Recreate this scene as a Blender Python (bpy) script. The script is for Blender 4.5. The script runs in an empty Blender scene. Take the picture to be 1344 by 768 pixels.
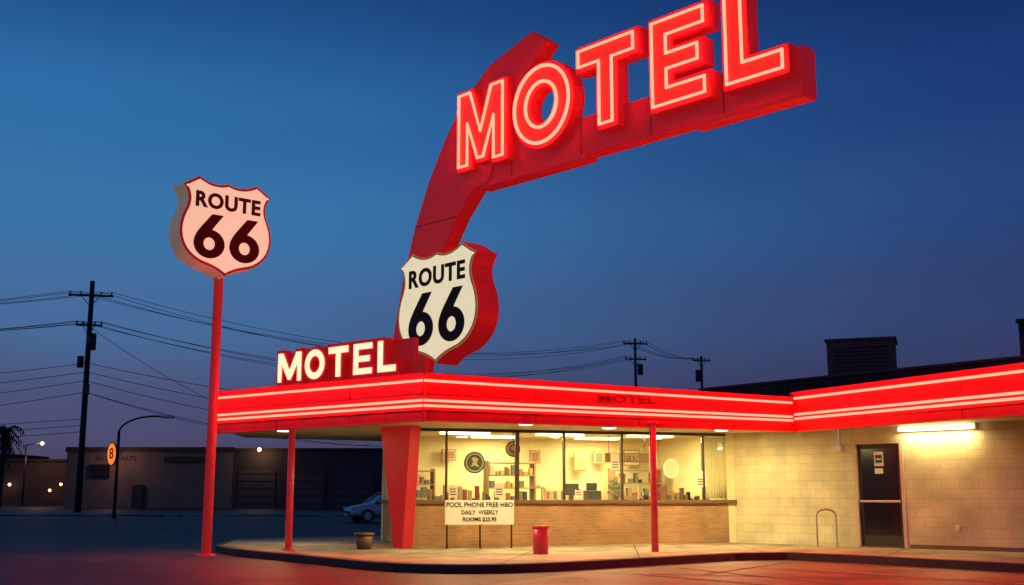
import bpy, math, random
import bmesh
from mathutils import Vector, Matrix
random.seed(7)
sc=bpy.context.scene
col=sc.collection
def lin(r,g,b):
    def f(c):
        c/=255.0
        return c/12.92 if c<=.04045 else ((c+.055)/1.055)**2.4
    return (f(r),f(g),f(b),1)
def mat(name,c,rough=.6,em=None,es=0,var=.0,vscale=3,bump=0,bscale=40,metal=0,spec=.5,grime=0):
    m=bpy.data.materials.new(name);m.use_nodes=True
    nt=m.node_tree;N=nt.nodes;L=nt.links;b=N['Principled BSDF']
    c=tuple(c[:3])+(1,)
    b.inputs['Base Color'].default_value=c
    b.inputs['Roughness'].default_value=rough
    b.inputs['Metallic'].default_value=metal
    b.inputs['Specular IOR Level'].default_value=spec
    if em:
        b.inputs['Emission Color'].default_value=tuple(em[:3])+(1,)
        b.inputs['Emission Strength'].default_value=es
    if var or bump:
        tc=N.new('ShaderNodeTexCoord')
    if var:
        n=N.new('ShaderNodeTexNoise');n.inputs['Scale'].default_value=vscale;n.inputs['Detail'].default_value=8;n.inputs['Roughness'].default_value=.65
        L.new(tc.outputs['Object'],n.inputs['Vector'])
        r=N.new('ShaderNodeValToRGB')
        r.color_ramp.elements[0].position=.3;r.color_ramp.elements[1].position=.7
        r.color_ramp.elements[0].color=tuple(x*(1-var) for x in c[:3])+(1,)
        r.color_ramp.elements[1].color=tuple(min(1,x*(1+var)) for x in c[:3])+(1,)
        L.new(n.outputs['Fac'],r.inputs['Fac'])
        out=r.outputs['Color']
        if grime:
            n3=N.new('ShaderNodeTexNoise');n3.inputs['Scale'].default_value=grime;n3.inputs['Detail'].default_value=5;n3.inputs['Distortion'].default_value=1.2
            L.new(tc.outputs['Object'],n3.inputs['Vector'])
            m3=N.new('ShaderNodeMapRange');m3.inputs['From Min'].default_value=.38;m3.inputs['From Max'].default_value=.56;m3.inputs['To Min'].default_value=.55;m3.inputs['To Max'].default_value=1.1
            L.new(n3.outputs['Fac'],m3.inputs['Value'])
            s3=N.new('ShaderNodeVectorMath');s3.operation='SCALE';L.new(out,s3.inputs[0]);L.new(m3.outputs[0],s3.inputs['Scale']);out=s3.outputs[0]
        L.new(out,b.inputs['Base Color'])
        mr=N.new('ShaderNodeMapRange');mr.inputs['To Min'].default_value=max(0.03,rough-.15);mr.inputs['To Max'].default_value=min(1,rough+.15)
        L.new(n.outputs['Fac'],mr.inputs['Value']);L.new(mr.outputs['Result'],b.inputs['Roughness'])
    if bump:
        n2=N.new('ShaderNodeTexNoise');n2.inputs['Scale'].default_value=bscale;n2.inputs['Detail'].default_value=6
        L.new(tc.outputs['Object'],n2.inputs['Vector'])
        bp=N.new('ShaderNodeBump');bp.inputs['Strength'].default_value=bump;bp.inputs['Distance'].default_value=.02
        L.new(n2.outputs['Fac'],bp.inputs['Height']);L.new(bp.outputs['Normal'],b.inputs['Normal'])
    return m
def brickmat(name,c1,c2,mort,bw,bh,msize=.012,bump=.5,rough=.75):
    m=bpy.data.materials.new(name);m.use_nodes=True
    nt=m.node_tree;N=nt.nodes;L=nt.links;b=N['Principled BSDF']
    b.inputs['Roughness'].default_value=rough
    tc=N.new('ShaderNodeTexCoord');sp=N.new('ShaderNodeSeparateXYZ');cb=N.new('ShaderNodeCombineXYZ')
    L.new(tc.outputs['Object'],sp.inputs[0]);L.new(sp.outputs['X'],cb.inputs['X']);L.new(sp.outputs['Z'],cb.inputs['Y'])
    br=N.new('ShaderNodeTexBrick');br.inputs['Scale'].default_value=1
    br.inputs['Brick Width'].default_value=bw;br.inputs['Row Height'].default_value=bh
    br.inputs['Mortar Size'].default_value=msize;br.inputs['Mortar Smooth'].default_value=.3
    br.inputs['Color1'].default_value=tuple(c1)+(1,);br.inputs['Color2'].default_value=tuple(c2)+(1,);br.inputs['Mortar'].default_value=tuple(mort)+(1,)
    L.new(cb.outputs[0],br.inputs['Vector'])
    n=N.new('ShaderNodeTexNoise');n.inputs['Scale'].default_value=1.3;n.inputs['Detail'].default_value=9;L.new(tc.outputs['Object'],n.inputs['Vector'])
    mr=N.new('ShaderNodeMapRange');mr.inputs['From Min'].default_value=.3;mr.inputs['From Max'].default_value=.7;mr.inputs['To Min'].default_value=.68;mr.inputs['To Max'].default_value=1.08
    L.new(n.outputs['Fac'],mr.inputs['Value'])
    mx=N.new('ShaderNodeVectorMath');mx.operation='SCALE';L.new(br.outputs['Color'],mx.inputs[0]);L.new(mr.outputs['Result'],mx.inputs['Scale'])
    L.new(mx.outputs[0],b.inputs['Base Color'])
    bp=N.new('ShaderNodeBump');bp.invert=True;bp.inputs['Strength'].default_value=bump;bp.inputs['Distance'].default_value=.01
    L.new(br.outputs['Fac'],bp.inputs['Height']);L.new(bp.outputs['Normal'],b.inputs['Normal'])
    return m
def emis(name,c,s):
    m=bpy.data.materials.new(name);m.use_nodes=True;nt=m.node_tree
    nt.nodes.clear();e=nt.nodes.new('ShaderNodeEmission');o=nt.nodes.new('ShaderNodeOutputMaterial')
    e.inputs[0].default_value=tuple(c[:3])+(1,);e.inputs[1].default_value=s;nt.links.new(e.outputs[0],o.inputs[0]);return m
def glassmat(name,tint=(1,1,1)):
    m=bpy.data.materials.new(name);m.use_nodes=True;nt=m.node_tree;N=nt.nodes;L=nt.links
    N.clear();o=N.new('ShaderNodeOutputMaterial');t=N.new('ShaderNodeBsdfTransparent');g=N.new('ShaderNodeBsdfGlossy');mx=N.new('ShaderNodeMixShader');fr=N.new('ShaderNodeFresnel')
    t.inputs[0].default_value=tuple(tint)+(1,);g.inputs['Roughness'].default_value=.02;fr.inputs['IOR'].default_value=1.5
    L.new(fr.outputs[0],mx.inputs[0]);L.new(t.outputs[0],mx.inputs[1]);L.new(g.outputs[0],mx.inputs[2]);L.new(mx.outputs[0],o.inputs[0]);return m
# ---------- geometry helpers
def empty(name):
    o=bpy.data.objects.new(name,None);col.objects.link(o);o.empty_display_size=.2;return o
def obj(name,me,m,parent=None,mw=None):
    o=bpy.data.objects.new(name,me);col.objects.link(o)
    if m is not None: me.materials.append(m)
    if mw is not None:o.matrix_world=mw
    if parent:o.parent=parent
    return o
def mesh(name,v,f,m,parent=None,mw=None,smooth=False):
    me=bpy.data.meshes.new(name);me.from_pydata([tuple(x) for x in v],[],f)
    bm=bmesh.new();bm.from_mesh(me);bmesh.ops.recalc_face_normals(bm,faces=bm.faces);bm.to_mesh(me);bm.free()
    if smooth:
        for p in me.polygons:p.use_smooth=True
    return obj(name,me,m,parent,mw)
def bevel(o,w,seg=2):
    b=o.modifiers.new('b','BEVEL');b.width=w;b.segments=seg;b.limit_method='ANGLE';return o
def box(name,c,s,m,parent=None,rz=0,bv=0):
    x,y,z=s[0]/2,s[1]/2,s[2]/2
    v=[(a,b,d) for a in(-x,x) for b in(-y,y) for d in(-z,z)]
    f=[(0,1,3,2),(4,6,7,5),(0,4,5,1),(2,3,7,6),(0,2,6,4),(1,5,7,3)]
    o=mesh(name,v,f,m,parent,Matrix.Translation(c)@Matrix.Rotation(rz,4,'Z'))
    if bv:bevel(o,bv)
    return o
def frame(p,u,z=0):
    return Matrix.Translation((p[0],p[1],z))@Matrix.Rotation(math.atan2(u[1],u[0]),4,'Z')
def wall(name,p1,p2,z0,z1,m,parent=None,y0=0,y1=.2,x0=0,x1=None,z1b=None,bv=0):
    """box from p1 to p2, local x along, local y backwards (away from street)"""
    d=Vector((p2[0]-p1[0],p2[1]-p1[1]));L=d.length
    if x1 is None:x1=L
    if z1b is None:z1b=z1
    v=[(x0,y0,z0),(x1,y0,z0),(x1,y1,z0),(x0,y1,z0),(x0,y0,z1),(x1,y0,z1b),(x1,y1,z1b),(x0,y1,z1)]
    f=[(0,1,2,3),(4,5,6,7),(0,1,5,4),(1,2,6,5),(2,3,7,6),(3,0,4,7)]
    o=mesh(name,v,f,m,parent,frame(p1,d))
    if bv:bevel(o,bv)
    return o
def prism(name,poly,z0,z1,m,parent=None):
    n=len(poly)
    v=[(x,y,z0) for x,y in poly]+[(x,y,z1) for x,y in poly]
    f=[tuple(range(n)),tuple(range(n,2*n))]+[(i,(i+1)%n,n+(i+1)%n,n+i) for i in range(n)]
    return mesh(name,v,f,m,parent)
def vprism(name,poly,y0,y1,m,mw,parent=None):
    n=len(poly)
    v=[(x,y0,z) for x,z in poly]+[(x,y1,z) for x,z in poly]
    f=[tuple(range(n)),tuple(range(n,2*n))]+[(i,(i+1)%n,n+(i+1)%n,n+i) for i in range(n)]
    return mesh(name,v,f,m,parent,mw)
def vring(name,o_,i_,y0,y1,m,mw,parent=None):
    n=len(o_)
    v=[(x,y0,z) for x,z in o_]+[(x,y0,z) for x,z in i_]+[(x,y1,z) for x,z in o_]+[(x,y1,z) for x,z in i_]
    f=[]
    for i in range(n):
        j=(i+1)%n
        f+=[(i,j,n+j,n+i),(2*n+i,2*n+j,3*n+j,3*n+i),(i,j,2*n+j,2*n+i),(n+i,n+j,3*n+j,3*n+i)]
    return mesh(name,v,f,m,parent,mw)
def cyl(name,p1,p2,r1,m,parent=None,r2=None,n=16,smooth=True):
    p1=Vector(p1);p2=Vector(p2);r2=r1 if r2 is None else r2
    d=(p2-p1).normalized();a=d.orthogonal().normalized();b=d.cross(a)
    v=[];
    for p,r in((p1,r1),(p2,r2)):
        for i in range(n):
            t=2*math.pi*i/n;v.append(p+(a*math.cos(t)+b*math.sin(t))*r)
    f=[(i,(i+1)%n,n+(i+1)%n,n+i) for i in range(n)]+[tuple(range(n)),tuple(range(n,2*n))]
    o=mesh(name,v,f,m,parent)
    if smooth:
        for p in o.data.polygons:
            if len(p.vertices)==4:p.use_smooth=True
    return o
def tube(name,pts,r,m,parent=None,cyclic=False,mw=None,res=3):
    cu=bpy.data.curves.new(name,'CURVE');cu.dimensions='3D';s=cu.splines.new('POLY');s.points.add(len(pts)-1)
    for i,p in enumerate(pts):s.points[i].co=(p[0],p[1],p[2],1)
    s.use_cyclic_u=cyclic;cu.bevel_depth=r;cu.bevel_resolution=res;cu.use_fill_caps=True
    o=bpy.data.objects.new('tmp',cu);col.objects.link(o)
    dg=bpy.context.evaluated_depsgraph_get();dg.update()
    me=bpy.data.meshes.new_from_object(o.evaluated_get(dg));bpy.data.objects.remove(o)
    for p in me.polygons:p.use_smooth=True
    me.materials.clear()
    return obj(name,me,m,parent,mw)
def text(name,body,size,m,mw,parent=None,ext=.004,off=0,sx=1,align='CENTER',spacing=1):
    cu=bpy.data.curves.new(name,'FONT');cu.body=body;cu.size=size;cu.extrude=ext;cu.offset=off;cu.align_x=align;cu.align_y='CENTER';cu.space_character=spacing;cu.resolution_u=4
    o=bpy.data.objects.new('tmp',cu);col.objects.link(o)
    dg=bpy.context.evaluated_depsgraph_get();dg.update()
    me=bpy.data.meshes.new_from_object(o.evaluated_get(dg));bpy.data.objects.remove(o)
    me.materials.clear()
    return obj(name,me,m,parent,mw@Matrix.Rotation(math.pi/2,4,'X')@Matrix.Diagonal((sx,1,1,1)))
def offs(pts,d):
    n=len(pts);A=sum(pts[i][0]*pts[(i+1)%n][1]-pts[(i+1)%n][0]*pts[i][1] for i in range(n))
    sg=1 if A>0 else -1
    out=[]
    for i in range(n):
        a=Vector(pts[i-1]);b=Vector(pts[i]);c=Vector(pts[(i+1)%n])
        e1=(b-a).normalized();e2=(c-b).normalized()
        n1=Vector((e1.y,-e1.x))*sg;n2=Vector((e2.y,-e2.x))*sg
        k=n1+n2
        if k.length<1e-4:k=n1
        k.normalize();q=max(.5,k.dot(n1))
        out.append(tuple(b+k*(d/q)))
    return out
def disc(name,c,r,z0,z1,m,parent=None,n=24):
    return prism(name,[(c[0]+r*math.cos(2*math.pi*i/n),c[1]+r*math.sin(2*math.pi*i/n)) for i in range(n)],z0,z1,m,parent)
def ball(name,c,r,m,par):
    me=bpy.data.meshes.new(name);bm=bmesh.new();bmesh.ops.create_uvsphere(bm,u_segments=12,v_segments=8,radius=r);bm.to_mesh(me);bm.free()
    return obj(name,me,m,par,Matrix.Translation(c))
# ---------- materials
m_neon=emis('neon_tube',(1,.0092,.0058),60)
m_neon_s=emis('neon_tube_sign',(1,.0145,.0090),38)
m_neon_w=emis('neon_white',(1,.16,.10),6.0)
m_red=mat('red_enamel_glow',(.22,.011,.008),.38,em=(1,.02,.012),es=.05,var=.22,vscale=2.5,bump=.06,bscale=12)  # slight red emission in the enamel brightens it like spill from the tubes
m_redsign=mat('red_sign_metal_glow',(.30,.010,.011),.42,em=(1,.014,.018),es=.22,var=.28,vscale=1.2,bump=.1,bscale=6)  # red self-glow put into the metal stands in for neon light on it
m_redlit=mat('red_lit_panel',(.22,.016,.009),.4,em=(1,.05,.02),es=.34,var=.1)
m_redpost=mat('red_post_paint_glow',(.40,.022,.025),.4,em=(1,.04,.05),es=.20,var=.25,vscale=4)  # weak pink-red emission added to the paint, imitating neon light on the posts
m_ghost=mat('ghost_letters',(.08,.004,.004),.5)
m_seam=mat('panel_seam',(.05,.003,.003),.6)
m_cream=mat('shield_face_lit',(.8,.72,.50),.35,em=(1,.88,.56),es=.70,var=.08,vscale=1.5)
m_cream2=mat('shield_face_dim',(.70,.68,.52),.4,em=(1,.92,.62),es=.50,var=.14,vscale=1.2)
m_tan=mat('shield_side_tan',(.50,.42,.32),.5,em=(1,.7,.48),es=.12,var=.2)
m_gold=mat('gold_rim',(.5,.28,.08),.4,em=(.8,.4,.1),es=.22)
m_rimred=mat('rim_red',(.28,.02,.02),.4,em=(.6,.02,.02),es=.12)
m_blackp=mat('black_letters',(.020,.009,.007),.5,spec=.3)
m_soffit=mat('soffit_paint',(.66,.56,.34),.6,var=.12,vscale=1)
m_cmu=brickmat('painted_block',(.74,.65,.42),(.70,.61,.39),(.55,.47,.30),.41,.205,.007,.35)
m_brick=brickmat('tan_brick',(.48,.27,.13),(.39,.21,.10),(.43,.29,.17),.22,.075,.008,.7)
m_alu=mat('window_frame',(.08,.055,.04),.45,metal=.4)
m_sill=mat('sill_metal',(.16,.09,.05),.5)
m_glass=glassmat('glass',(.97,.98,.93))
m_int=mat('interior_wall',(.80,.70,.42),.8,var=.08)
m_floor=mat('interior_floor',(.30,.20,.12),.5)
m_side=mat('sidewalk_concrete',(.33,.26,.18),.6,var=.3,vscale=1.1,bump=.25,bscale=30,grime=.7)
m_curb=mat('curb_concrete',(.08,.055,.045),.75,var=.3)
m_apron=mat('apron_concrete',(.17,.11,.075),.55,var=.3,vscale=.9,bump=.25,bscale=25,spec=.3,grime=.5)
m_asph=mat('asphalt',(.075,.044,.040),.55,var=.45,vscale=1.2,bump=.5,bscale=30,spec=.2,grime=.25)
m_road=mat('road_asphalt',(.085,.06,.055),.6,var=.3,vscale=.5,bump=.3,bscale=20,spec=.2,grime=.12)
m_paint=mat('road_paint',(.42,.33,.25),.7,var=.45,vscale=9)
m_roof=mat('roof_dark',(.05,.035,.035),.9,var=.3)
m_dark=mat('dark_metal',(.03,.025,.023),.5)
m_door=mat('door_glass_dark',(.012,.01,.012),.12)
m_white=mat('white_paint',(.75,.70,.6),.5,var=.08)
m_wframe=mat('door_frame',(.62,.44,.32),.5,var=.1)
m_wood=mat('pole_wood',(.055,.035,.035),.9,var=.3)
m_wire=mat('wire',(.02,.02,.025),.7)
m_fluo=emis('fluorescent',(1,.88,.45),5)
m_down=emis('downlight_lens',(1,.90,.5),6)
# ---------- world
w=bpy.data.worlds.new('World');sc.world=w;w.use_nodes=True;nt=w.node_tree;N=nt.nodes;L=nt.links
bg=N['Background'];tc=N.new('ShaderNodeTexCoord');sp=N.new('ShaderNodeSeparateXYZ');L.new(tc.outputs['Generated'],sp.inputs[0])
def ramp(st):
    r=N.new('ShaderNodeValToRGB');r.color_ramp.interpolation='EASE'
    e=r.color_ramp.elements
    for i,(p,c) in enumerate(st):
        q=e[i] if i<2 else e.new(p)
        q.position=p;q.color=lin(*c)
    L.new(sp.outputs['Z'],r.inputs[0]);return r
rl=ramp([(0,(72,62,90)),(.07,(70,76,114)),(.15,(66,104,152)),(.23,(56,116,168)),(.31,(44,106,164)),(.42,(27,76,134)),(.7,(12,30,66)),(1,(8,18,45))])
rr=ramp([(0,(60,46,72)),(.07,(54,52,86)),(.15,(48,64,108)),(.24,(38,68,122)),(.33,(27,57,117)),(.42,(18,43,101)),(.7,(10,22,55)),(1,(8,16,42))])
mr=N.new('ShaderNodeMapRange');mr.interpolation_type='SMOOTHSTEP';mr.inputs['From Min'].default_value=-.34;mr.inputs['From Max'].default_value=.44
L.new(sp.outputs['X'],mr.inputs['Value'])
mx=N.new('ShaderNodeMix');mx.data_type='RGBA';L.new(mr.outputs[0],mx.inputs['Factor']);L.new(rl.outputs[0],mx.inputs['A']);L.new(rr.outputs[0],mx.inputs['B'])
hn=N.new('ShaderNodeTexNoise');hn.inputs['Scale'].default_value=2.2;hn.inputs['Detail'].default_value=4
hm=N.new('ShaderNodeMapping');hm.inputs['Scale'].default_value=(1,1,3.5);L.new(tc.outputs['Generated'],hm.inputs[0]);L.new(hm.outputs[0],hn.inputs['Vector'])
hr=N.new('ShaderNodeMapRange');hr.inputs['From Min'].default_value=.3;hr.inputs['From Max'].default_value=.7;hr.inputs['To Min'].default_value=.93;hr.inputs['To Max'].default_value=1.10;L.new(hn.outputs['Fac'],hr.inputs['Value'])
hs=N.new('ShaderNodeVectorMath');hs.operation='SCALE';L.new(mx.outputs['Result'],hs.inputs[0]);L.new(hr.outputs[0],hs.inputs['Scale'])
sky=N.new('ShaderNodeTexSky');sky.sky_type='NISHITA';sky.sun_disc=False;sky.sun_elevation=math.radians(-4);sky.sun_rotation=math.radians(-60)
sv=N.new('ShaderNodeVectorMath');sv.operation='SCALE';sv.inputs['Scale'].default_value=.05;L.new(sky.outputs[0],sv.inputs[0])
ad=N.new('ShaderNodeVectorMath');ad.operation='ADD';L.new(hs.outputs[0],ad.inputs[0]);L.new(sv.outputs[0],ad.inputs[1])
L.new(ad.outputs[0],bg.inputs[0]);bg.inputs[1].default_value=1.0
sd=bpy.data.lights.new('sun','SUN');sd.energy=.02;sd.angle=.2;sd.color=(.7,.75,1);so=bpy.data.objects.new('sun',sd);col.objects.link(so);so.rotation_euler=(math.radians(80),0,math.radians(-60))
# ---------- camera
cd=bpy.data.cameras.new('camera');cam=bpy.data.objects.new('camera',cd);col.objects.link(cam);sc.camera=cam
cd.sensor_width=36;cd.lens=40.18;cd.clip_end=3000;cam.location=(0,0,1.3);cam.rotation_euler=(math.radians(90+10.06),0,0)
sc.view_settings.view_transform='Standard';sc.view_settings.look='None';sc.view_settings.exposure=0
def alight(name,loc,sx,sy,e,c,parent=None,rot=(0,0,0),shape='RECTANGLE'):
    d=bpy.data.lights.new(name,'AREA');d.shape=shape;d.size=sx;d.size_y=sy;d.energy=e;d.color=c
    o=bpy.data.objects.new(name,d);col.objects.link(o);o.location=loc;o.rotation_euler=rot
    if parent:o.parent=parent
    return o
def plight(name,loc,r,e,c,parent=None):
    d=bpy.data.lights.new(name,'POINT');d.shadow_soft_size=r;d.energy=e;d.color=c
    o=bpy.data.objects.new(name,d);col.objects.link(o);o.location=loc
    if parent:o.parent=parent
    return o
# ---------- ground
mesh('ground',[(-900,-60,0),(900,-60,0),(900,1500,0),(-900,1500,0)],[(0,1,2,3)],m_asph)
mesh('road',[(-300,44,.004),(300,36,.004),(300,62,.004),(-300,72,.004)],[(0,1,2,3)],m_road)
rm=empty('road_markings')
for i in range(16):
    x=-75+i*7;y=57-x*.015
    mesh('dash_%d'%i,[(x,y,.008),(x+3,y-.06,.008),(x+3,y+.12,.008),(x,y+.18,.008)],[(0,1,2,3)],m_paint,rm)
mesh('edge_line',[(-120,46.2,.008),(60,41.4,.008),(60,41.6,.008),(-120,46.4,.008)],[(0,1,2,3)],m_paint,rm)
prism('far_sidewalk',[(-200,76),(200,68),(200,71.5),(-200,80)],0,.14,m_side)
def bez(a,b,c,n=8): return [tuple((1-t)**2*Vector(a)+2*t*(1-t)*Vector(b)+t*t*Vector(c)) for t in [i/n for i in range(n+1)]]
sw=[(-6.9,27.2),(-6.0,25.4)]+bez((-3.2,21.6),(-1.3,18.6),(1.0,20.6),10)+[(4.5,23.7),(5.6,24.0),(6.6,23.0),(12.5,14.8),(20,20),(9,36),(-3.5,34),(-7.5,31)]
sidew=empty('sidewalk')
prism('slab',offs(sw,-.16),.02,.152,m_side,sidew)
so_=offs(sw,0);si_=offs(sw,-.158);n=len(sw)
v=[(x,y,0) for x,y in so_]+[(x,y,.145) for x,y in so_]+[(x,y,.145) for x,y in si_]
f=[(i,(i+1)%n,n+(i+1)%n,n+i) for i in range(n)]+[(n+i,n+(i+1)%n,2*n+(i+1)%n,2*n+i) for i in range(n)]
mesh('kerb',v,f,m_curb,sidew)
jt=mat('joint',(.05,.035,.025),.9)
def strip2(name,a,b,z,wd,m,par):
    d=Vector((b[0]-a[0],b[1]-a[1])).normalized()*wd
    mesh(name,[(a[0]-d.y,a[1]+d.x,z),(b[0]-d.y,b[1]+d.x,z),(b[0]+d.y,b[1]-d.x,z),(a[0]+d.y,a[1]-d.x,z)],[(0,1,2,3)],m,par)
for k,(a,b) in enumerate([((-4.4,23.6),(-3.2,26)),((-2.6,21.1),(-1.2,26.6)),((-.2,20.0),(.8,27.2)),((2.4,22.1),(2.9,27.9)),((5.2,24.2),(5.3,28.6)),((7.2,22.5),(8.6,25.6)),((9.2,19.7),(10.8,23.4))]):
    strip2('slab_joint_%d'%k,a,b,.156,.012,jt,sidew)
ap=empty('concrete_apron')
mesh('apron_slab',[(1.2,20.2,.004),(4.5,23.2,.004),(5.6,23.5,.004),(12.2,14,.004),(6,9,.004),(-3,12,.004)],[(0,1,2,3,4,5)],m_apron,ap)
for k,(a,b) in enumerate([((3.0,21.2),(6.8,13)),((5.6,23.2),(3.2,19.5)),((1.4,19.8),(8.5,17.6))]):
    strip2('joint_%d'%k,a,b,.009,.03,jt,ap)
ck=empty('asphalt_cracks')
for k in range(7):
    x=random.uniform(-8,3);y=random.uniform(17,24);a=random.uniform(-.6,.6)+(1.57 if k%2 else 0)
    if x>-1 and y>19: y=18
    pts=[(x,y)]
    for q in range(10):
        a+=random.uniform(-.5,.5);x+=.35*math.cos(a);y+=.35*math.sin(a)*.8;pts.append((x,y))
    for q in range(10):
        if pts[q+1][1]<21: strip2('crack',pts[q],pts[q+1],.010+.0005*q,.010,jt,ck)
pk=empty('parking_lines')
for k,(a,b) in enumerate([((2.2,19.4),(5.2,15.2)),((5.0,20.8),(8.4,16.2))]):
    strip2('line_%d'%k,a,b,.018,.05,m_paint,pk)
# ---------- motel building
mb=empty('motel_building')
A=Vector((-2.3,26.4));B=Vector((5.56,28.9));C=Vector((14.0,20.3))
A2=Vector((-3.35,30.2));B2=Vector((4.35,32.7))
K0=(-1.69,22.1);KL=(-6.87,26.6);KC=(6.35,25.8);KE=(11.0,16.7)
ZS=2.83
LAB=(B-A).length
wall('front_brick',A,B,.15,1.10,m_brick,mb,0,.22)
wall('front_sill',A,B,1.10,1.19,m_sill,mb,-.07,.25,x0=-.06,bv=.01)
wall('front_head',A,B,2.76,ZS+.02,m_alu,mb,.03,.15)
qs=[0,.1027,.311,.454,.635,.90,.99]
wd=[.07,.035,.085,.045,.045,.045,.07]
for i,(q,ww) in enumerate(zip(qs,wd)):
    wall('mullion_%d'%i,A,B,1.19,2.76,m_alu,mb,.04,.14,x0=q*LAB-ww/2+(.035 if i==0 else 0),x1=q*LAB+ww/2+(.035 if i==0 else 0))
for i in range(6):
    wall('pane_%d'%i,A,B,1.19,2.76,m_glass,mb,.085,.091,x0=qs[i]*LAB+.03,x1=qs[i+1]*LAB-.03)
Ls=(A2-A).length
wall('side_brick',A2,A,.15,1.10,m_brick,mb,0,.2)
wall('side_sill',A2,A,1.10,1.18,m_sill,mb,-.05,.22)
wall('side_wall_upper',A2,A,1.18,ZS+.01,m_cmu,mb,.01,.2,x1=Ls*.35)
wall('side_pane',A2,A,1.18,2.8,m_glass,mb,.09,.096,x0=Ls*.35)
for q in(.36,.68,.98): wall('side_mullion_%d'%int(q*100),A2,A,1.18,2.8,m_alu,mb,.05,.13,x0=q*Ls-.03,x1=q*Ls+.03)
wall('interior_back',A2,B2,.15,ZS+.01,m_int,mb,0,.2)
wall('interior_right',B2,B,.15,ZS+.01,m_int,mb,-.2,0)
prism('interior_floor',[tuple(A+Vector((.1,.25))),tuple(B+Vector((-.1,.25))),tuple(B2),tuple(A2)],.158,.175,m_floor,mb)
LBC=(C-B).length
r_d0,r_d1=.468*7.0,.642*7.0
zt=2.54
wall('wing_wall_a',B,C,.15,ZS+.01,m_cmu,mb,0,.2,x1=r_d0)
wall('wing_wall_b',B,C,.15,ZS+.01,m_cmu,mb,0,.2,x0=r_d1)
wall('wing_wall_over_door',B,C,zt,ZS+.01,m_cmu,mb,0,.2,x0=r_d0,x1=r_d1)
wall('wing_plinth',B,C,.15,.24,m_sill,mb,-.012,.0,x0=r_d1+.05)
wall('door_jamb_l',B,C,.15,zt,m_wframe,mb,-.02,.14,x0=r_d0,x1=r_d0+.08)
wall('door_jamb_r',B,C,.15,zt,m_wframe,mb,-.02,.14,x0=r_d1-.08,x1=r_d1)
wall('door_head',B,C,zt-.09,zt,m_wframe,mb,-.017,.14,x0=r_d0+.08,x1=r_d1-.08)
wall('door_leaf',B,C,.17,zt-.09,m_dark,mb,.05,.10,x0=r_d0+.08,x1=r_d1-.08)
wall('door_glass',B,C,.42,zt-.2,m_door,mb,.040,.05,x0=r_d0+.17,x1=r_d1-.17)
wall('door_push_bar',B,C,1.14,1.19,m_wframe,mb,-.02,.02,x0=r_d0+.12,x1=r_d1-.12,bv=.01)
wall('door_notice',B,C,1.95,2.27,m_white,mb,.030,.036,x0=r_d0+.50,x1=r_d0+.72)
wall('door_notice_print',B,C,2.02,2.2,m_dark,mb,.024,.029,x0=r_d0+.53,x1=r_d0+.69)
wall('door_notice_text',B,C,2.09,2.12,m_white,mb,.020,.023,x0=r_d0+.55,x1=r_d0+.67)
wall('door_sign_small',B,C,1.78,1.9,m_white,mb,.030,.036,x0=r_d0+.5,x1=r_d0+.7)
wall('door_threshold',B,C,.15,.175,m_sill,mb,-.10,.05,x0=r_d0+.08,x1=r_d1-.08)
wall('wall_box',B,C,2.30,2.46,m_tan,mb,-.08,0,x0=r_d0-.42,x1=r_d0-.27,bv=.01)
wall('conduit',B,C,2.46,ZS,m_tan,mb,-.03,0,x0=r_d0-.36,x1=r_d0-.33)
wall('wall_outlet',B,C,.55,.66,m_tan,mb,-.04,0,x0=5.6,x1=5.68,bv=.01)
wall('wing_end',C,(20,26.2),.15,ZS+.01,m_cmu,mb,0,.2)
wall('wing_back',(9,37.2),(20,26.2),.15,ZS+.01,m_cmu,mb,-.2,0)
wall('wing_back_b',B2,(9,37.2),.15,ZS+.01,m_cmu,mb,0,.2)
roofp=[K0,KC,KE,(20,20),(20.2,26.5),(9,37.7),(-3.6,33.2),(-7.2,31),KL]
prism('roof_slab',roofp,ZS,3.40,m_soffit,mb)
prism('roof_gravel',offs(roofp,-.25),3.40,3.42,m_roof,mb)
um=[(5.46,33),(11.4,25),(16.5,18.5),(19.5,22),(19.5,26.2),(9,37)]
prism('upper_roof_mass',um,3.42,4.28,m_roof,mb)
prism('upper_roof_coping',offs(um,.06),4.28,4.34,mat('coping',(.12,.05,.05),.6),mb)
ZB=2.70
segs=[('left',KL,K0,3.66,3.63),('front',K0,KC,3.627,3.46),('wing',KC,KE,3.57,3.65)]
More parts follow.
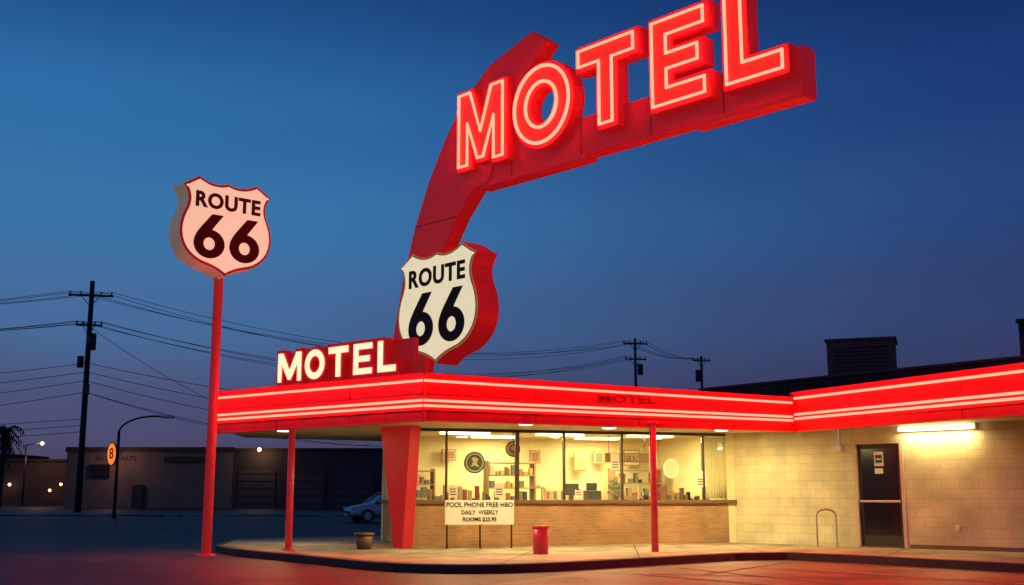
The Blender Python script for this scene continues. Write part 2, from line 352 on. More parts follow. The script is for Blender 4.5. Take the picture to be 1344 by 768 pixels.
for nm,a,b,t1,t2 in segs:
    Lx=(Vector(b)-Vector(a)).length
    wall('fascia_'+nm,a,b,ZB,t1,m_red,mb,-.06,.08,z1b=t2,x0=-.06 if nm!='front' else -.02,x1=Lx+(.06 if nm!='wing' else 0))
    def strip(name,f0,f1,mm,y0,y1,xa=-.02,xb=None,a=a,b=b,t1=t1,t2=t2,Lx=Lx):
        if xb is None: xb=Lx+.02
        ha=(t1-ZB)+(t2-t1)*xa/Lx;hb=(t1-ZB)+(t2-t1)*xb/Lx
        v=[(xa,y0,ZB+ha*f0),(xb,y0,ZB+hb*f0),(xb,y1,ZB+hb*f0),(xa,y1,ZB+ha*f0),(xa,y0,ZB+ha*f1),(xb,y0,ZB+hb*f1),(xb,y1,ZB+hb*f1),(xa,y1,ZB+ha*f1)]
        mesh(name,v,[(0,1,2,3),(4,5,6,7),(0,1,5,4),(1,2,6,5),(2,3,7,6),(3,0,4,7)],mm,mb,frame(a,(b[0]-a[0],b[1]-a[1])))
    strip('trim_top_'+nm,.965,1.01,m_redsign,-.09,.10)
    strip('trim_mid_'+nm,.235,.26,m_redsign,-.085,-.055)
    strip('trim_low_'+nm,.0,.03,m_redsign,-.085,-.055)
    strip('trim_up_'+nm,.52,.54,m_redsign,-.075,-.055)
    k=2.35
    while k<Lx-.5:
        strip('seam_'+nm,.035,.96,m_seam,-.063,-.058,k,k+.012);k+=2.4
def fpt(a,b,q,off):
    a=Vector(a);b=Vector(b);d=(b-a).normalized();n=Vector((d.y,-d.x));return a+(b-a)*q+n*off
def isect(p,d,q,e):
    den=d.x*e.y-d.y*e.x;t=((q.x-p.x)*e.y-(q.y-p.y)*e.x)/den;return p+d*t
off=.12
def corner(a,b,c):
    p=fpt(a,b,0,off);d=Vector(b)-Vector(a);q=fpt(b,c,0,off);e=Vector(c)-Vector(b);return isect(p,d,q,e)
c0=corner(KL,K0,KC);c1=corner(K0,KC,KE);l0=fpt(KL,K0,0.005,off);e0=fpt(KC,KE,1,off)
for j,fz in enumerate((.84,.43,.32)):
    z=lambda t:ZB+(t-ZB)*fz
    tube('neon_left_%d'%j,[(l0.x,l0.y,z(3.66)),(c0.x-.02,c0.y+.02,z(3.63))],.025,m_neon,mb)
    tube('neon_front_%d'%j,[(c0.x+.02,c0.y+.01,z(3.63)),(c1.x-.03,c1.y-.02,z(3.46))],.025,m_neon,mb)
    tube('neon_wing_%d'%j,[(c1.x+.02,c1.y-.05,z(3.57)),(e0.x,e0.y,z(3.65))],.027,m_neon,mb)
    for nm,a,b,t1,t2 in segs:
        n_=int((Vector(b)-Vector(a)).length/1.2)
        for i in range(1,n_):
            q=i/n_;p=fpt(a,b,q,.06);p2=fpt(a,b,q,.115);zz=ZB+((t1+(t2-t1)*q)-ZB)*fz
            cyl('standoff_%s_%d_%d'%(nm,j,i),(p.x,p.y,zz),(p2.x,p2.y,zz),.02,m_dark,mb,n=8)
dF=Vector(KC)-Vector(K0);pg=fpt(K0,KC,.505,.082)
text('ghost_lettering','MOTEL',.26,m_ghost,frame(pg,dF,3.28),mb,ext=.004,off=.006,sx=1.7)
wy=(1,.78,.32)
for i,(x,y,e) in enumerate([(-1.3,23.6,95),(-5.4,27.2,50),(2.2,26.0,100),(4.9,26.9,140),(0.3,24.6,85)]):
    disc('downlight_ring_%d'%i,(x,y),.19,ZS-.03,ZS,m_white,mb);disc('downlight_lens_%d'%i,(x,y),.15,ZS-.045,ZS-.03,m_down,mb)
    alight('downlight_lamp_%d'%i,(x,y,ZS-.06),.28,.28,e,wy,mb,shape='DISK')
fb=frame(B,C-B)
def wl(x,y,z): return fb@Vector((x,y,z))
p1=wl(.644*7,-.16,2.74);p2=wl(.883*7,-.16,2.74)
wall('wall_light_base',B,C,2.70,2.82,m_white,mb,-.10,0,x0=.64*7,x1=.887*7)
cyl('wall_light_tube',p1,p2,.05,m_fluo,mb)
mid=(p1+p2)/2
ang=math.atan2((C-B).y,(C-B).x)
alight('wall_light_lamp',(mid.x,mid.y,mid.z-.07),1.6,.12,36,wy,mb,rot=(0,0,ang))
for i,(q,k) in enumerate([(.2,1.4),(.5,1.4),(.8,1.4),(.35,3.0),(.7,3.0)]):
    nb=Vector((-.303,.953));p=A+(B-A)*q+nb*k
    box('ceiling_fixture_%d'%i,(p.x,p.y,ZS-.03),(1.2,.3,.05),m_fluo,mb,rz=.308)
    alight('ceiling_lamp_%d'%i,(p.x,p.y,ZS-.07),1.2,.3,70,(1,.82,.40),mb,rot=(0,0,.308))
# ---------- interior objects
fi=frame(A,B-A)
def il(x,y,z):return fi@Vector((x,y,z))
def ibox(name,x,y,z,sx,sy,sz,m,par,bv=0):
    p=il(x,y,z+sz/2);return box(name,p,(sx,sy,sz),m,par,rz=math.atan2(2.5,7.86),bv=bv)
cols=[mat('goods_%d'%i,c,.5) for i,c in enumerate([(.42,.12,.07),(.5,.36,.14),(.16,.17,.17),(.65,.55,.38),(.16,.19,.11),(.35,.18,.09),(.05,.045,.04),(.45,.28,.18)])]
m_sh=mat('shelf_wood',(.35,.22,.12),.6,var=.2)
def shelf(x0,x1,y,nb,ztop):
    sh=empty('display_shelf');stp=(ztop-.2)/nb
    for k in range(nb+1): ibox('shelf_board_%d'%k,(x0+x1)/2,y,.2+k*stp,x1-x0,.4,.03,m_sh,sh)
    for x in(x0,x1): ibox('shelf_side',x,y,.17,.04,.42,ztop-.1,m_sh,sh)
    for k in range(nb):
        x=x0+.05
        while x<x1-.12:
            ww=random.uniform(.04,.15);hh=random.uniform(.25,.8)*stp
            if random.random()<.85: ibox('goods',x+ww/2,y-.08,.232+k*stp,ww,.15,hh,random.choice(cols),sh)
            x+=ww+random.uniform(.01,.06)
shelf(2.55,3.8,2.6,6,2.1);shelf(.35,1.35,3.45,5,1.9);shelf(6.3,7.7,3.3,5,1.95)
m_counter=mat('counter_laminate',(.42,.30,.18),.4,var=.15)
ct=empty('reception_counter')
ibox('counter_body',4.9,2.2,.17,2.0,.6,.95,m_counter,ct);ibox('counter_top',4.9,2.2,1.12,2.15,.75,.05,m_white,ct,bv=.01)
ibox('register',5.3,2.2,1.17,.38,.35,.25,cols[6],ct,bv=.02);ibox('register_screen',5.3,2.25,1.42,.3,.06,.2,cols[6],ct,bv=.02)
ibox('brochure_rack',4.2,2.1,1.17,.5,.2,.3,cols[3],ct);ibox('monitor',4.75,2.3,1.3,.42,.05,.3,cols[6],ct,bv=.01);ibox('monitor_stand',4.75,2.3,1.17,.1,.1,.14,cols[6],ct)
for i in range(5): ibox('brochure_%d'%i,4.0+i*.1,1.98,1.2,.07,.02,.2,cols[i],ct)
lt=empty('window_display_table')
ibox('table_top',6.9,.75,1.0,2.0,.6,.05,m_sh,lt)
for x in(6.0,7.8):
    for y in(.5,1.0): ibox('table_leg',x,y,.17,.06,.06,.83,m_sh,lt)
for i in range(22):
    ibox('souvenir',5.95+i*.088,.75+random.uniform(-.2,.15),1.05,random.uniform(.05,.12),.1,random.uniform(.15,.5),random.choice(cols),lt,bv=.01)
t2=empty('souvenir_table')
ibox('table_top',1.35,.75,.95,1.6,.5,.05,m_sh,t2)
for x in(.65,2.05): ibox('table_leg',x,.75,.17,.06,.4,.78,m_sh,t2)
for i in range(18):
    ibox('souvenir',.62+i*.085,.7+random.uniform(-.15,.15),1.0,random.uniform(.05,.11),.1,random.uniform(.22,.55),random.choice(cols),t2,bv=.01)
def plant(x,y,z,s):
    e=empty('potted_plant');p=il(x,y,z);cyl('pot',p,p+Vector((0,0,.22*s)),.10*s,m_sill,e,r2=.14*s,n=16)
    v=[];f=[]
    for k in range(90):
        a=random.uniform(0,6.28);r=random.uniform(.05,.3)*s;h=random.uniform(.2,.75)*s
        c=p+Vector((r*math.cos(a),r*math.sin(a),h));d=Vector((random.uniform(-1,1),random.uniform(-1,1),random.uniform(-.6,1))).normalized()*.09*s
        q=d.orthogonal().normalized()*.03*s;b=len(v);v+=[c-d,c+q,c+d,c-q];f.append((b,b+1,b+2,b+3))
    mesh('leaves',v,f,mat('leaf',(.06,.11,.03),.6),e)
plant(5.95,2.2,1.17,.7)
fc=empty('filing_cabinet');ibox('body',5.4,3.4,.175,1.0,.5,1.3,m_white,fc,bv=.01)
for k in range(3): ibox('drawer_%d'%k,5.4,3.14,.25+k*.42,.9,.03,.36,cols[3],fc)
ch=empty('desk_lamp');p=il(3.95,2.3,1.17);cyl('stem',p,p+Vector((0,0,.35)),.015,m_dark,ch,n=8);cyl('shade',p+Vector((0,0,.3)),p+Vector((0,0,.5)),.16,m_int,ch,r2=.09)
for i,(x,y,z,sx,sz,c) in enumerate([(.75,3.74,2.15,.32,.45,6),(1.85,3.74,2.2,.4,.3,5),(5.55,3.74,1.95,.36,.5,1),(6.1,3.74,2.15,.3,.36,4),(4.25,3.74,2.15,.3,.35,5),(7.1,3.74,2.1,.5,.45,3)]):
    pf=empty('framed_picture')
    ibox('frame',x,y,z,sx,.03,sz,m_sh,pf);ibox('mat',x,y-.02,z+.035,sx-.07,.012,sz-.07,m_white,pf);ibox('print',x,y-.032,z+.05,sx-.10,.01,sz-.10,cols[c],pf)
def rnd(name,x,y,z,r,m,par,th=.01,n=32,sx=1):
    vprism(name,[(r*sx*math.cos(2*math.pi*i/n),r*math.sin(2*math.pi*i/n)) for i in range(n)],0,th,m,fi@Matrix.Translation((x,y,z)),par)
m_green=mat('decal_green',(.05,.13,.09),.5);m_dec=mat('decal_cream',(.7,.6,.35),.5)
dc=empty('window_decal')
rnd('disc',1.52,.07,2.05,.255,m_green,dc);rnd('ring',1.52,.06,2.05,.215,m_dec,dc,.008);rnd('inner',1.52,.05,2.05,.185,m_green,dc,.008)
vprism('figure',[(-.1,-.1),(-.04,.02),(-.08,.1),(0,.13),(.09,.08),(.04,.0),(.11,-.11),(0,-.07)],0,.006,m_dec,fi@Matrix.Translation((1.52,.04,2.05)),dc)
dc2=empty('round_wall_sign')
rnd('disc',2.82,1.2,2.42,.19,m_dark,dc2);rnd('ring',2.82,1.19,2.42,.155,m_dec,dc2,.008);rnd('inner',2.82,1.18,2.42,.12,cols[5],dc2,.008);rnd('dot',2.82,1.17,2.44,.055,m_dec,dc2,.006)
cyl('hanger',il(2.82,1.2,2.6),il(2.82,1.2,ZS),.008,m_dark,dc2)
dc3=empty('window_decal')
rnd('disc',6.55,.07,1.95,.24,m_white,dc3,sx=.9);rnd('inner',6.55,.06,1.95,.17,m_dec,dc3,.008,sx=.9)
ps=empty('shop_banner')
ibox('panel',5.9,1.3,2.12,1.2,.02,.24,cols[7],ps);text('lettering','GIFTS',.2,m_dec,fi@Matrix.Translation((5.9,1.28,2.24)),ps,off=.006,sx=1.3)
for x in(5.4,6.4): cyl('hanger',il(x,1.3,2.36),il(x,1.3,ZS),.006,m_dark,ps)
wb=empty('window_blind')
for k in range(9): ibox('vane_%d'%k,7.50+k*.07,.2,1.22,.05,.012,1.5,m_int,wb)
for i,(x,z,sx,sz) in enumerate([(2.12,1.25,.22,.32),(7.35,1.5,.3,.4),(1.0,1.25,.2,.28),(4.1,1.24,.18,.2),(5.05,1.9,.22,.4)]):
    np_=empty('window_notice');ibox('paper',x,.06,z,sx,.006,sz,m_white,np_)
    for j in range(3): ibox('print_%d'%j,x,.052,z+.06+j*.06,sx*.7,.004,.02,m_dark,np_)
# ---------- canopy posts
for (x,y,z0) in [(2.96,24.2,0.0),(-4.78,25.0,.15)]:
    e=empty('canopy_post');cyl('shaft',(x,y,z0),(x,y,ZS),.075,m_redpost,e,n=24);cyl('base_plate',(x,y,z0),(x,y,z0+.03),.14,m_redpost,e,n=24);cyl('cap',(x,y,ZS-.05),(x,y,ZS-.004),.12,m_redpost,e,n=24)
# ---------- big boomerang sign
bs=empty('boomerang_motel_sign')
u=Vector((.69,-.724)).normalized();P0=(-2.4,25.4);fs=frame(P0,u)
left=[(-.80,3.42),(-.58,4.9),(-.26,6.15),(.14,7.3),(.60,8.25),(1.2,9.2),(1.85,9.95),(2.65,10.5),(3.95,10.88)]
right=[(4.40,10.54),(3.8,9.98),(3.35,9.4),(3.0,8.8),(2.85,8.4),(2.6,7.86),(2.15,7.82),(1.62,7.3),(1.2,6.72),(.88,6.0),(.66,5.3),(.5,4.5),(.36,3.42)]
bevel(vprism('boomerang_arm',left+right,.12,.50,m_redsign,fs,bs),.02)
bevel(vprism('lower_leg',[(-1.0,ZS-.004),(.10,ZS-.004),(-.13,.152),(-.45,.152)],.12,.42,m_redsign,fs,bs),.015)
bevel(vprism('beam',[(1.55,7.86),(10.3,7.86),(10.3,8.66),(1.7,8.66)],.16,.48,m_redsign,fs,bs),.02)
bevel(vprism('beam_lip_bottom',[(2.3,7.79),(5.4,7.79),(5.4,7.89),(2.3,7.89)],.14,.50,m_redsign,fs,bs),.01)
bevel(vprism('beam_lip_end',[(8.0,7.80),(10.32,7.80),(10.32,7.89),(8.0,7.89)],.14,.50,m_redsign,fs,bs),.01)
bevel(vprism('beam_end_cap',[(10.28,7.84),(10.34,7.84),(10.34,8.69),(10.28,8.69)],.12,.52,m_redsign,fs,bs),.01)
for s_ in (3.3,5.28,7.05,8.7): vprism('beam_seam',[(s_,7.9),(s_+.012,7.9),(s_+.012,8.64),(s_,8.64)],.154,.165,m_seam,fs,bs)
for za,sa,sb in((7.3,.16,1.6),): vprism('arm_seam',[(sa,za),(sb,za),(sb,za+.012),(sa,za+.012)],.114,.125,m_seam,fs,bs)
def letter_polys(ch,w,h,t):
    if ch=='M':return [[(0,0),(0,h),(1.1*t,h),(w/2,.42*h),(w-1.1*t,h),(w,h),(w,0),(w-.85*t,0),(w-.85*t,.58*h),(w/2+.28*t,.06*h),(w/2-.28*t,.06*h),(.85*t,.58*h),(.85*t,0)]]
    if ch=='T':return [[(0,h),(w,h),(w,h-t),(w/2+t/2,h-t),(w/2+t/2,0),(w/2-t/2,0),(w/2-t/2,h-t),(0,h-t)]]
    if ch=='E':return [[(0,0),(0,h),(w,h),(w,h-t*.9),(t,h-t*.9),(t,h/2+t*.45),(w*.88,h/2+t*.45),(w*.88,h/2-t*.45),(t,h/2-t*.45),(t,t*.9),(w,t*.9),(w,0)]]
    if ch=='L':return [[(0,0),(0,h),(t,h),(t,t*.95),(w,t*.95),(w,0)]]
    if ch=='O':
        n=40
        o=[(w/2+w/2*math.cos(2*math.pi*i/n),h/2+h/2*math.sin(2*math.pi*i/n)) for i in range(n)]
        k=[(w/2+(w/2-t)*math.cos(2*math.pi*i/n),h/2+(h/2-t)*math.sin(2*math.pi*i/n)) for i in range(n)]
        return [o,k]
def letters(spec,z0,h,t,fr,par,outset,depth,r,m_body,m_fill,m_tube):
    for ch,s0,s1 in spec:
        mw=fr@Matrix.Translation((s0,0,z0));P=letter_polys(ch,s1-s0,h,t)
        if ch=='O':
            bevel(vring('channel_'+ch,offs(P[0],outset),offs(P[1],-outset),.0,depth,m_body,mw,par),.01)
            if m_fill: vring('fill_'+ch,offs(P[0],-.0),P[1],-.012,-.002,m_fill,mw,par)
        else:
            bevel(vprism('channel_'+ch,offs(P[0],outset),.0,depth,m_body,mw,par),.01)
            if m_fill: vprism('fill_'+ch,P[0],-.012,-.002,m_fill,mw,par)
        if m_tube:
            for k,pp in enumerate(P): tube('neon_%s_%d'%(ch,k),[(x,-.05,z) for x,z in pp],r,m_tube,par,cyclic=True,mw=mw)
spec=[('M',1.84,3.24),('O',3.6,5.15),('T',5.42,6.83),('E',7.28,8.46),('L',8.93,10.06)]
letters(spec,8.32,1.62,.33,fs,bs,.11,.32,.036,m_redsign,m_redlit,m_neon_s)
# ---------- shields
def bz(a,b,c,n=9): return [((1-t)**2*a[0]+2*t*(1-t)*b[0]+t*t*c[0],(1-t)**2*a[1]+2*t*(1-t)*b[1]+t*t*c[1]) for t in [i/n for i in range(n)]]
half=bz((0,.93),(.30,.80),(.62,1.0))+bz((.62,1.0),(.78,.90),(.97,.78))+bz((.97,.78),(.78,.58),(.88,.32))+bz((.88,.32),(1.0,.08),(1.0,-.15))+bz((1.0,-.15),(.98,-.60),(.52,-.78))+bz((.52,-.78),(.18,-.85),(0,-1.0))
def shield_poly(sx,sz):
    R=half+[(0,-1.0)];Lf=[(-x,z) for x,z in reversed(half[1:])]
    return [(x*sx,z*sz) for x,z in R+Lf]
def six(name,x,z,h,m,fr,par,y=-.05,wx=1.12):
    n=40;R=.325*h;r=.135*h
    mw=fr@Matrix.Translation((x,0,z))
    o=[(wx*R*math.cos(2*math.pi*i/n),R+R*math.sin(2*math.pi*i/n)) for i in range(n)];k=[(r*math.cos(2*math.pi*i/n),R+r*1.05*math.sin(2*math.pi*i/n)) for i in range(n)]
    vring(name+'_bowl',o,k,y,y+.02,m,mw,par)
    st=[(-.325,.33),(-.31,.44),(-.26,.56),(-.18,.69),(.04,1.0),(.28,1.0),(.10,.73),(.03,.62),(-.05,.52),(-.14,.42),(-.15,.33)]
    vprism(name+'_stem',[(a*h*wx,b*h) for a,b in st],y-.003,y+.017,m,mw,par)
def shield(par,fr,sx,sz,depth,m_body,m_face,m_rim,m_line):
    P=shield_poly(sx,sz)
    bevel(vprism('can',P,0,depth,m_body,fr,par),.015)
    vprism('rim',offs(P,-.02),-.015,-.002,m_rim,fr,par)
    vprism('line',offs(P,-.055),-.024,-.016,m_line,fr,par)
    vprism('face',offs(P,-.075),-.034,-.025,m_face,fr,par)
    text('lettering_route','ROUTE',.42*sz,m_blackp,fr@Matrix.Translation((0,-.042,.50*sz)),par,ext=.006,off=.018,sx=1.0*sx/sz*.98,spacing=1.1)
    six('digit_a',-.37*sx,-.66*sz,.90*sz,m_blackp,fr,par);six('digit_b',.39*sx,-.66*sz,.90*sz,m_blackp,fr,par)
cs=empty('route_shield_sign')
fr=Matrix.Translation((-1.61,24.2,5.32))@Matrix.Rotation(math.atan2(u.y,u.x),4,'Z')
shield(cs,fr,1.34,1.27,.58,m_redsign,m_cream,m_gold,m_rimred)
ps_=empty('route_shield_pole_sign')
wv=Vector((.768,.64))
fr=Matrix.Translation((-6.42,25.05,7.20))@Matrix.Rotation(math.atan2(wv.y,wv.x),4,'Z')
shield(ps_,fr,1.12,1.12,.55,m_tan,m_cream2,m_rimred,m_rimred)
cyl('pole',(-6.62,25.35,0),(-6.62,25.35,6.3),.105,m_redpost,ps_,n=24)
cyl('pole_base',(-6.62,25.35,0),(-6.62,25.35,.04),.2,m_redpost,ps_,n=24)
# ---------- rooftop small MOTEL sign
rs=empty('rooftop_motel_sign')
dL=(Vector(K0)-Vector(KL));LL=dL.length;fl=frame(KL,dL)
x0=LL*(1-.665);x1=LL*(1-.1147);W=x1-x0
ws=[('M',.0,.215),('O',.245,.42),('T',.45,.62),('E',.66,.815),('L',.855,1.0)]
sp2=[(c,x0+W*a,x0+W*b) for c,a,b in ws]
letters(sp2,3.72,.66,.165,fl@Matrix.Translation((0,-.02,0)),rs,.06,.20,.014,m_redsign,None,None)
for c,a,b in sp2:
    P=letter_polys(c,b-a,.66,.165);mw=fl@Matrix.Translation((a,-.02,3.72))
    if c=='O':vring('lit_face_'+c,offs(P[0],-.015),offs(P[1],.015),-.02,-.002,m_neon_w,mw,rs)
    else:vprism('lit_face_'+c,offs(P[0],-.015),-.02,-.002,m_neon_w,mw,rs)
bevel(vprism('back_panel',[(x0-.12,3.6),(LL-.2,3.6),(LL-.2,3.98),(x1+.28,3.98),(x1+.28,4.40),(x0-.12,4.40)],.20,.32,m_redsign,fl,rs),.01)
# ---------- wall-side items
bsn=empty('info_sign_board')
fsn=frame((-1.47,25.55),Vector((1.53,.22)))
bevel(vprism('panel',[(0,.66),(1.53,.66),(1.53,1.19),(0,1.19)],0,.03,m_white,fsn,bsn),.005)
for i,x in enumerate((.05,.78,1.48)):
    p=fsn@Vector((x,.05,0));cyl('leg_%d'%i,(p.x,p.y,.15),(p.x,p.y,1.15),.02,m_dark,bsn,n=8)
for t,z,s in(('POOL PHONE FREE HBO',1.09,.145),('DAILY  WEEKLY',.925,.125),('ROOMS $25.95',.775,.125)):
    text('lettering',t,s,m_blackp,fsn@Matrix.Translation((.765,-.006,z)),bsn,ext=.003,off=.002,sx=.93)
tb=empty('trash_bin')
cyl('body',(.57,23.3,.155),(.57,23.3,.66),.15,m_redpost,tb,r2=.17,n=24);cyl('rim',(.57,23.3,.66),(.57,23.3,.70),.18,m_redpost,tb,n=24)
pl=empty('planter_pot')
cyl('pot',(-3.2,25.3,.155),(-3.2,25.3,.46),.15,m_sill,pl,r2=.20,n=20);cyl('pot_rim',(-3.2,25.3,.45),(-3.2,25.3,.50),.22,m_sill,pl,n=20)
rk=empty('bike_rack')
pts=[(6.87,26.3,.15)]+[(6.87+.22-.22*math.cos(t),26.3,.85+.14*math.sin(t)) for t in [math.pi*i/10 for i in range(11)]]+[(7.31,26.3,.15)]
tube('hoop',pts,.024,m_wframe,rk)
ac=empty('rooftop_air_conditioner')
mac=mat('ac_metal',(.14,.08,.08),.6,var=.2)
box('housing',(9.55,31.0,4.92),(1.75,1.3,.95),mac,ac,rz=-.35,bv=.02);box('lid',(9.55,31.0,5.42),(1.85,1.4,.07),mac,ac,rz=-.35,bv=.01)
for i in range(7):
    c_=Matrix.Rotation(-.35,4,'Z')@Vector((-.0,-.66,0));box('louvre_%d'%i,(9.55+c_.x,31.0+c_.y,4.6+i*.1),(1.4,.03,.04),m_dark,ac,rz=-.35)
vp=empty('roof_vent_pipe');cyl('pipe',(12.0,26.6,4.2),(12.0,26.6,5.3),.09,m_dark,vp);cyl('cap',(12.0,26.6,5.3),(12.0,26.6,5.38),.14,m_dark,vp)
# ---------- utility poles & wires
def upole(x,y,h,arms,xr=1.3,ang=0,r=.2):
    e=empty('utility_pole')
    cyl('shaft',(x,y,0),(x,y,h),r,m_wood,e,r2=r*.7,n=12)
    pts=[]
    for k,(z,wd_) in enumerate(arms):
        box('crossarm_%d'%k,(x,y-.15,z),(wd_*2,.14,.16),m_wood,e,rz=ang)
        for s in(-.92,-.45,.45,.92):
            px=x+s*wd_*math.cos(ang);py=y+s*wd_*math.sin(ang)-.15
            cyl('insulator_%d'%k,(px,py,z+.08),(px,py,z+.32),.06,m_dark,e,n=8);pts.append((px,py,z+.32))
        for s in(-1,1): cyl('brace_%d'%k,(x+s*wd_*.45*math.cos(ang),y-.15,z-.05),(x,y-.15,z-.9),.035,m_wood,e,n=6)
    return e,pts
u1,w1=upole(-33.6,90,18.2,[(17.0,1.7),(14.6,1.0)],ang=.25,r=.26)
cyl('transformer_can',(-33.2,89.6,12.6),(-33.2,89.6,13.9),.33,m_dark,u1,n=14);cyl('transformer_can_b',(-34.0,89.6,11.2),(-34.0,89.6,12.1),.25,m_dark,u1,n=14)
box('service_box',(-33.4,89.6,9.5),(.4,.3,.9),m_dark,u1)
u2,w2=upole(14.1,130,19.0,[(18.4,1.5),(16.6,1.3)],ang=.3)
cyl('transformer_can',(14.6,129.6,14.8),(14.6,129.6,16),.33,m_dark,u2)
u3,w3=upole(23.3,140,18.2,[(17.6,1.2)],ang=.3)
cyl('transformer_can',(22.8,139.6,15),(22.8,139.6,16.4),.33,m_dark,u3)
wires=empty('power_lines')
def wire(a,b,sag,r=.03):
    a=Vector(a);b=Vector(b);pts=[]
    for i in range(21):
        t=i/20;p=a.lerp(b,t);p.z-=sag*4*t*(1-t);pts.append(p)
    tube('wire',pts,r,m_wire,wires,res=1)
for i in range(8):
    wire(w1[i],w2[i],3.0+.3*(i%3),.022)
    q=w1[i];wire(q,(q[0]-50,q[1]+6,q[2]+.5+.2*i),1.6,.022)
for i in range(4): wire(w2[i],w3[i],.8,.025)
for i,z in enumerate((11.6,10.9,10.2,9.3)):
    wire((-33.6,90,z),(-84,96,z+.2-i*.7),1.5,.025);wire((-33.6,90,z),(14.1,130,z+1.2),2.6+.5*i,.025)
wire((-33.6,90,9.3),(-14,115,6.2),1.0,.02);wire((-33.6,90,14.5),(-16,116,6.5),1.8,.02)
for i in range(3): wire((-33.6,90,3.2+i*.5+3),(-84,80,6.0+i*.6),1.2,.025)
# ---------- street lamp with sign
sl=empty('street_lamp')
cyl('pole',(-22.9,67,0),(-22.9,67,5.0),.10,m_dark,sl,r2=.08,n=12)
tube('arm',[(-22.9,67,4.9)]+[(-22.9+2.1*(1-math.cos(t)),67,4.9+.95*math.sin(t)) for t in [math.pi/2*i/8 for i in range(1,9)]]+[(-20.3,67,5.82)],.055,m_dark,sl)
box('lamp_head',(-20.1,67,5.80),(.75,.28,.16),m_white,sl,bv=.05)
os_=empty('lit_oval_sign')
m_or=mat('orange_sign',(.7,.2,.03),.5,em=(1,.22,.02),es=1.1)
nn=28
vprism('rim',[(.29*math.cos(2*math.pi*i/nn),.68*math.sin(2*math.pi*i/nn)) for i in range(nn)],0,.16,m_dark,frame((-23.15,66.7),(1,0),3.65),os_)
vprism('face',[(.24*math.cos(2*math.pi*i/nn),.62*math.sin(2*math.pi*i/nn)) for i in range(nn)],-.02,-.003,m_or,frame((-23.15,66.7),(1,0),3.65),os_)
text('lettering','8',.85,m_blackp,frame((-23.15,66.65),(1,0),3.65),os_,off=.01,sx=.6)
cyl('bracket',(-23.15,66.8,3.65),(-22.9,67,3.65),.04,m_dark,os_)
# ---------- background buildings
m_ware=mat('warehouse_wall',(.24,.16,.13),.8,var=.25,vscale=.3)
m_ware2=mat('warehouse_wall_dark',(.075,.052,.052),.8,var=.25,vscale=.3)
wh=empty('warehouse')
box('main_block',(-37,125,3.0),(17,14,6.0),m_ware,wh);box('parapet',(-37,117.9,5.9),(17.2,.4,.5),m_ware2,wh)
box('annex',(-20,124,2.9),(17,12,5.8),m_ware2,wh);box('annex_roof',(-20,124,5.9),(17.6,12.6,.3),m_roof,wh)
m_rd=mat('roller_door_paint',(.11,.075,.07),.7,var=.2)
for i in range(3): box('roller_door_%d'%i,(-26+i*5,117.95,1.9),(3.8,.12,3.8),m_rd,wh)
for i in range(3):
    for j in range(5):box('door_rib',(-26+i*5,117.86,.5+j*.75),(3.8,.05,.06),m_ware2,wh)
box('window_a',(-42,117.75,3.8),(2.0,.3,1.2),m_door,wh);box('entry_door',(-38,117.8,1.2),(1.1,.3,2.3),m_dark,wh);box('sign_band',(-33.5,117.7,4.9),(4,.2,.6),m_ware2,wh)
text('painted_lettering','AUTO PARTS',.7,m_ware2,frame((-40.5,117.9),(1,0),5.0),wh)
cyl('wall_lamp_arm',(-25.6,118,5.6),(-25.6,117,5.9),.04,m_dark,wh)
m_bulb=emis('sodium_bulb',(1,.62,.2),10);m_bulb2=emis('orange_bulb',(1,.4,.12),7)
ball('wall_lamp_bulb',(-25.6,116.8,5.85),.20,m_bulb,wh)
plight('wall_lamp_light',(-25.6,116.4,5.6),.2,90,(1,.6,.3),wh)
plight('wall_lamp_light_b',(-40,115.4,5.2),.2,110,(1,.55,.35),wh)
cyl('wall_lamp_arm_b',(-40,117.9,5.4),(-40,115.5,5.4),.04,m_dark,wh);box('wall_lamp_hood_b',(-40,115.4,5.45),(.5,.5,.12),m_dark,wh)
lb=empty('distant_buildings')
for i,(x,y,wx,h) in enumerate([(-75,160,16,6.5),(-92,175,18,8),(-60,150,9,5.5),(-110,190,22,7),(-4,150,26,6.2),(40,160,60,6),(100,170,50,7)]):
    box('block_%d'%i,(x,y,h/2),(wx,12,h),m_ware2,lb);box('roof_%d'%i,(x,y,h+.1),(wx+.6,12.6,.3),m_roof,lb)
for i,(x,y,z,mm) in enumerate([(-62,143,2.6,m_bulb),(-63.5,143,2.2,m_bulb2),(-66,143,3,m_bulb),(-73,152,2.3,m_bulb2),(-57,143,1.9,m_bulb2),(-54.5,140,2.6,m_bulb2)]):
    ball('wall_lamp_%d'%i,(x,y,z),.17,mm,lb)
sl2=empty('street_lamp');cyl('pole',(-59,140,0),(-59,140,7.4),.12,m_dark,sl2);cyl('arm',(-59,140,7.3),(-57.2,140,7.6),.06,m_dark,sl2);ball('bulb',(-57.1,140,7.5),.2,m_bulb,sl2)
plight('lamp_light',(-57.1,139.8,7.1),.2,300,(1,.5,.22),sl2)
v=[];f=[];nh=60
for i in range(nh+1):
    h=7+4*math.sin(i*.37)+3*math.sin(i*.93+1);x=-420+i*14
    v+= [(x,360,0),(x,420,h),(x,480,0)]
for i in range(nh): a=i*3;f+=[(a,a+3,a+4,a+1),(a+1,a+4,a+5,a+2)]
mesh('hills',v,f,mat('hill_scrub',(.05,.045,.05),.95,var=.3,vscale=.05))
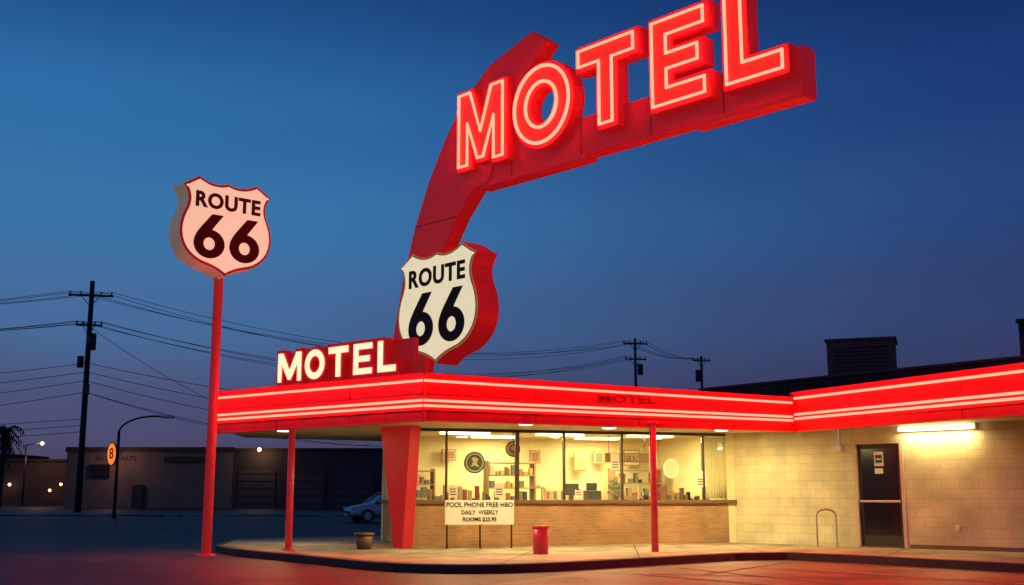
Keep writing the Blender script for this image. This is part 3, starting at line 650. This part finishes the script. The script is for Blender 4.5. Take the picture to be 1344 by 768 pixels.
def palm(x,y,h,s):
    e=empty('palm_tree');ml=mat('palm_frond',(.03,.045,.02),.8)
    pts=[(x+.02*i*i*.1,y,h*i/8) for i in range(9)];tube('trunk',pts,.22*s,m_wood,e)
    tx,ty,tz=pts[-1];v=[];f=[]
    for k in range(46):
        a=random.uniform(0,2*math.pi);el=random.uniform(-.7,1.2);Lf=random.uniform(1.5,2.3)*s
        d=Vector((math.cos(a),math.sin(a),0));p=Vector((tx,ty,tz));side=Vector((-d.y,d.x,0))
        for q in range(7):
            t0=q/7
            g=lambda t:p+d*Lf*t*math.cos(el*.6)+Vector((0,0,Lf*(math.sin(el)*t-1.0*t*t)))
            for sgn in(-1,1):
                b=len(v);w0=.38*s*(1-t0*.6)
                v+=[g(t0),g(t0+.09),g(t0+.12)+side*sgn*w0+Vector((0,0,-.25*s))];f.append((b,b+1,b+2))
    mesh('fronds',v,f,ml,e)
palm(-53,120,8.0,1.25);palm(-66,150,8.5,1.0)
# ---------- parked car
def car(cx,cy,ang,paint):
    e=empty('parked_car');fr=Matrix.Translation((cx,cy,0))@Matrix.Rotation(ang,4,'Z')
    st=[(-2.12,.42,.60,.62),(-2.0,.28,.72,.78),(-1.6,.22,.82,.85),(-1.0,.2,.92,.87),(0,.2,.95,.88),(1.1,.2,.98,.88),(1.7,.24,1.0,.85),(2.0,.3,.98,.78),(2.1,.45,.85,.70)]
    v=[];f=[]
    for x,zl,zb,hw in st:
        v+=[(x,-hw*.92,zl),(x,-hw,(zl+zb)/2),(x,-hw*.95,zb-.03),(x,-hw*.7,zb+.02),(x,hw*.7,zb+.02),(x,hw*.95,zb-.03),(x,hw,(zl+zb)/2),(x,hw*.92,zl)]
    for i in range(len(st)-1):
        for k in range(8):
            a=i*8+k;b=i*8+(k+1)%8;f.append((a,b,b+8,a+8))
    f+=[tuple(range(8)),tuple(range(len(v)-8,len(v)))]
    o=mesh('body',v,f,paint,e,fr,smooth=True);o.modifiers.new('s','SUBSURF').levels=2;o.modifiers['s'].render_levels=2
    mg=mat('car_glass',(.01,.012,.015),.08)
    cb=[(-1.0,.9,.78,.9),( -.35,1.38,.62,.9),(.3,1.47,.62,.9),(1.2,1.42,.60,.9),(1.95,.97,.74,.9)]
    v=[];f=[]
    for x,zt_,hw,_ in cb: v+=[(x,-.80,.88),(x,-hw,zt_),(x,hw,zt_),(x,.80,.88)]
    for i in range(4):
        a=i*4;f+=[(a,a+4,a+5,a+1),(a+1,a+5,a+6,a+2),(a+2,a+6,a+7,a+3)]
    bevel(mesh('cabin_glass',v,f,mg,e,fr),.03)
    rf=[(-.42,1.375),(.3,1.485),(1.2,1.44),(1.42,1.28)]
    v=[];f=[]
    for x,z in rf:v+=[(x,-.64,z),(x,.64,z),(x,-.64,z+.03),(x,.64,z+.03)]
    for i in range(3):
        a=i*4;f+=[(a,a+4,a+5,a+1),(a+2,a+6,a+7,a+3),(a,a+4,a+6,a+2),(a+1,a+5,a+7,a+3)]
    mesh('roof',v,f,paint,e,fr)
    for s in(-1,1):
        for (xa,za,xb,zb) in[(-1.02,.9,-.38,1.40),(.25,.93,.28,1.47),(1.9,.98,1.25,1.43)]:
            pa=fr@Vector((xa,s*.80,za));pb=fr@Vector((xb,s*.63,zb));cyl('pillar',pa,pb,.045,paint,e,n=8)
        for x in(-1.35,1.3):
            a=fr@Vector((x,s*.70,.32));b=fr@Vector((x,s*.90,.32));cyl('tyre',a,b,.32,m_dark,e,n=24)
            a=fr@Vector((x,s*.895,.32));b=fr@Vector((x,s*.915,.32));cyl('rim',a,b,.2,m_white,e,n=16)
        box('headlight',fr@Vector((-2.0,s*.58,.66)),(.2,.32,.14),m_white,e,rz=ang,bv=.04)
        box('tail_light',fr@Vector((2.03,s*.66,.82)),(.16,.18,.25),m_redpost,e,rz=ang,bv=.04)
        box('mirror',fr@Vector((-.75,s*.97,1.0)),(.12,.2,.14),paint,e,rz=ang,bv=.04)
    box('grille',fr@Vector((-2.1,0,.48)),(.08,.9,.14),m_dark,e,rz=ang,bv=.02);box('plate',fr@Vector((-2.16,0,.38)),(.03,.4,.12),m_white,e,rz=ang)
car(-6.1,57.5,math.radians(25),mat('car_silver',(.78,.76,.75),.35,metal=.0))
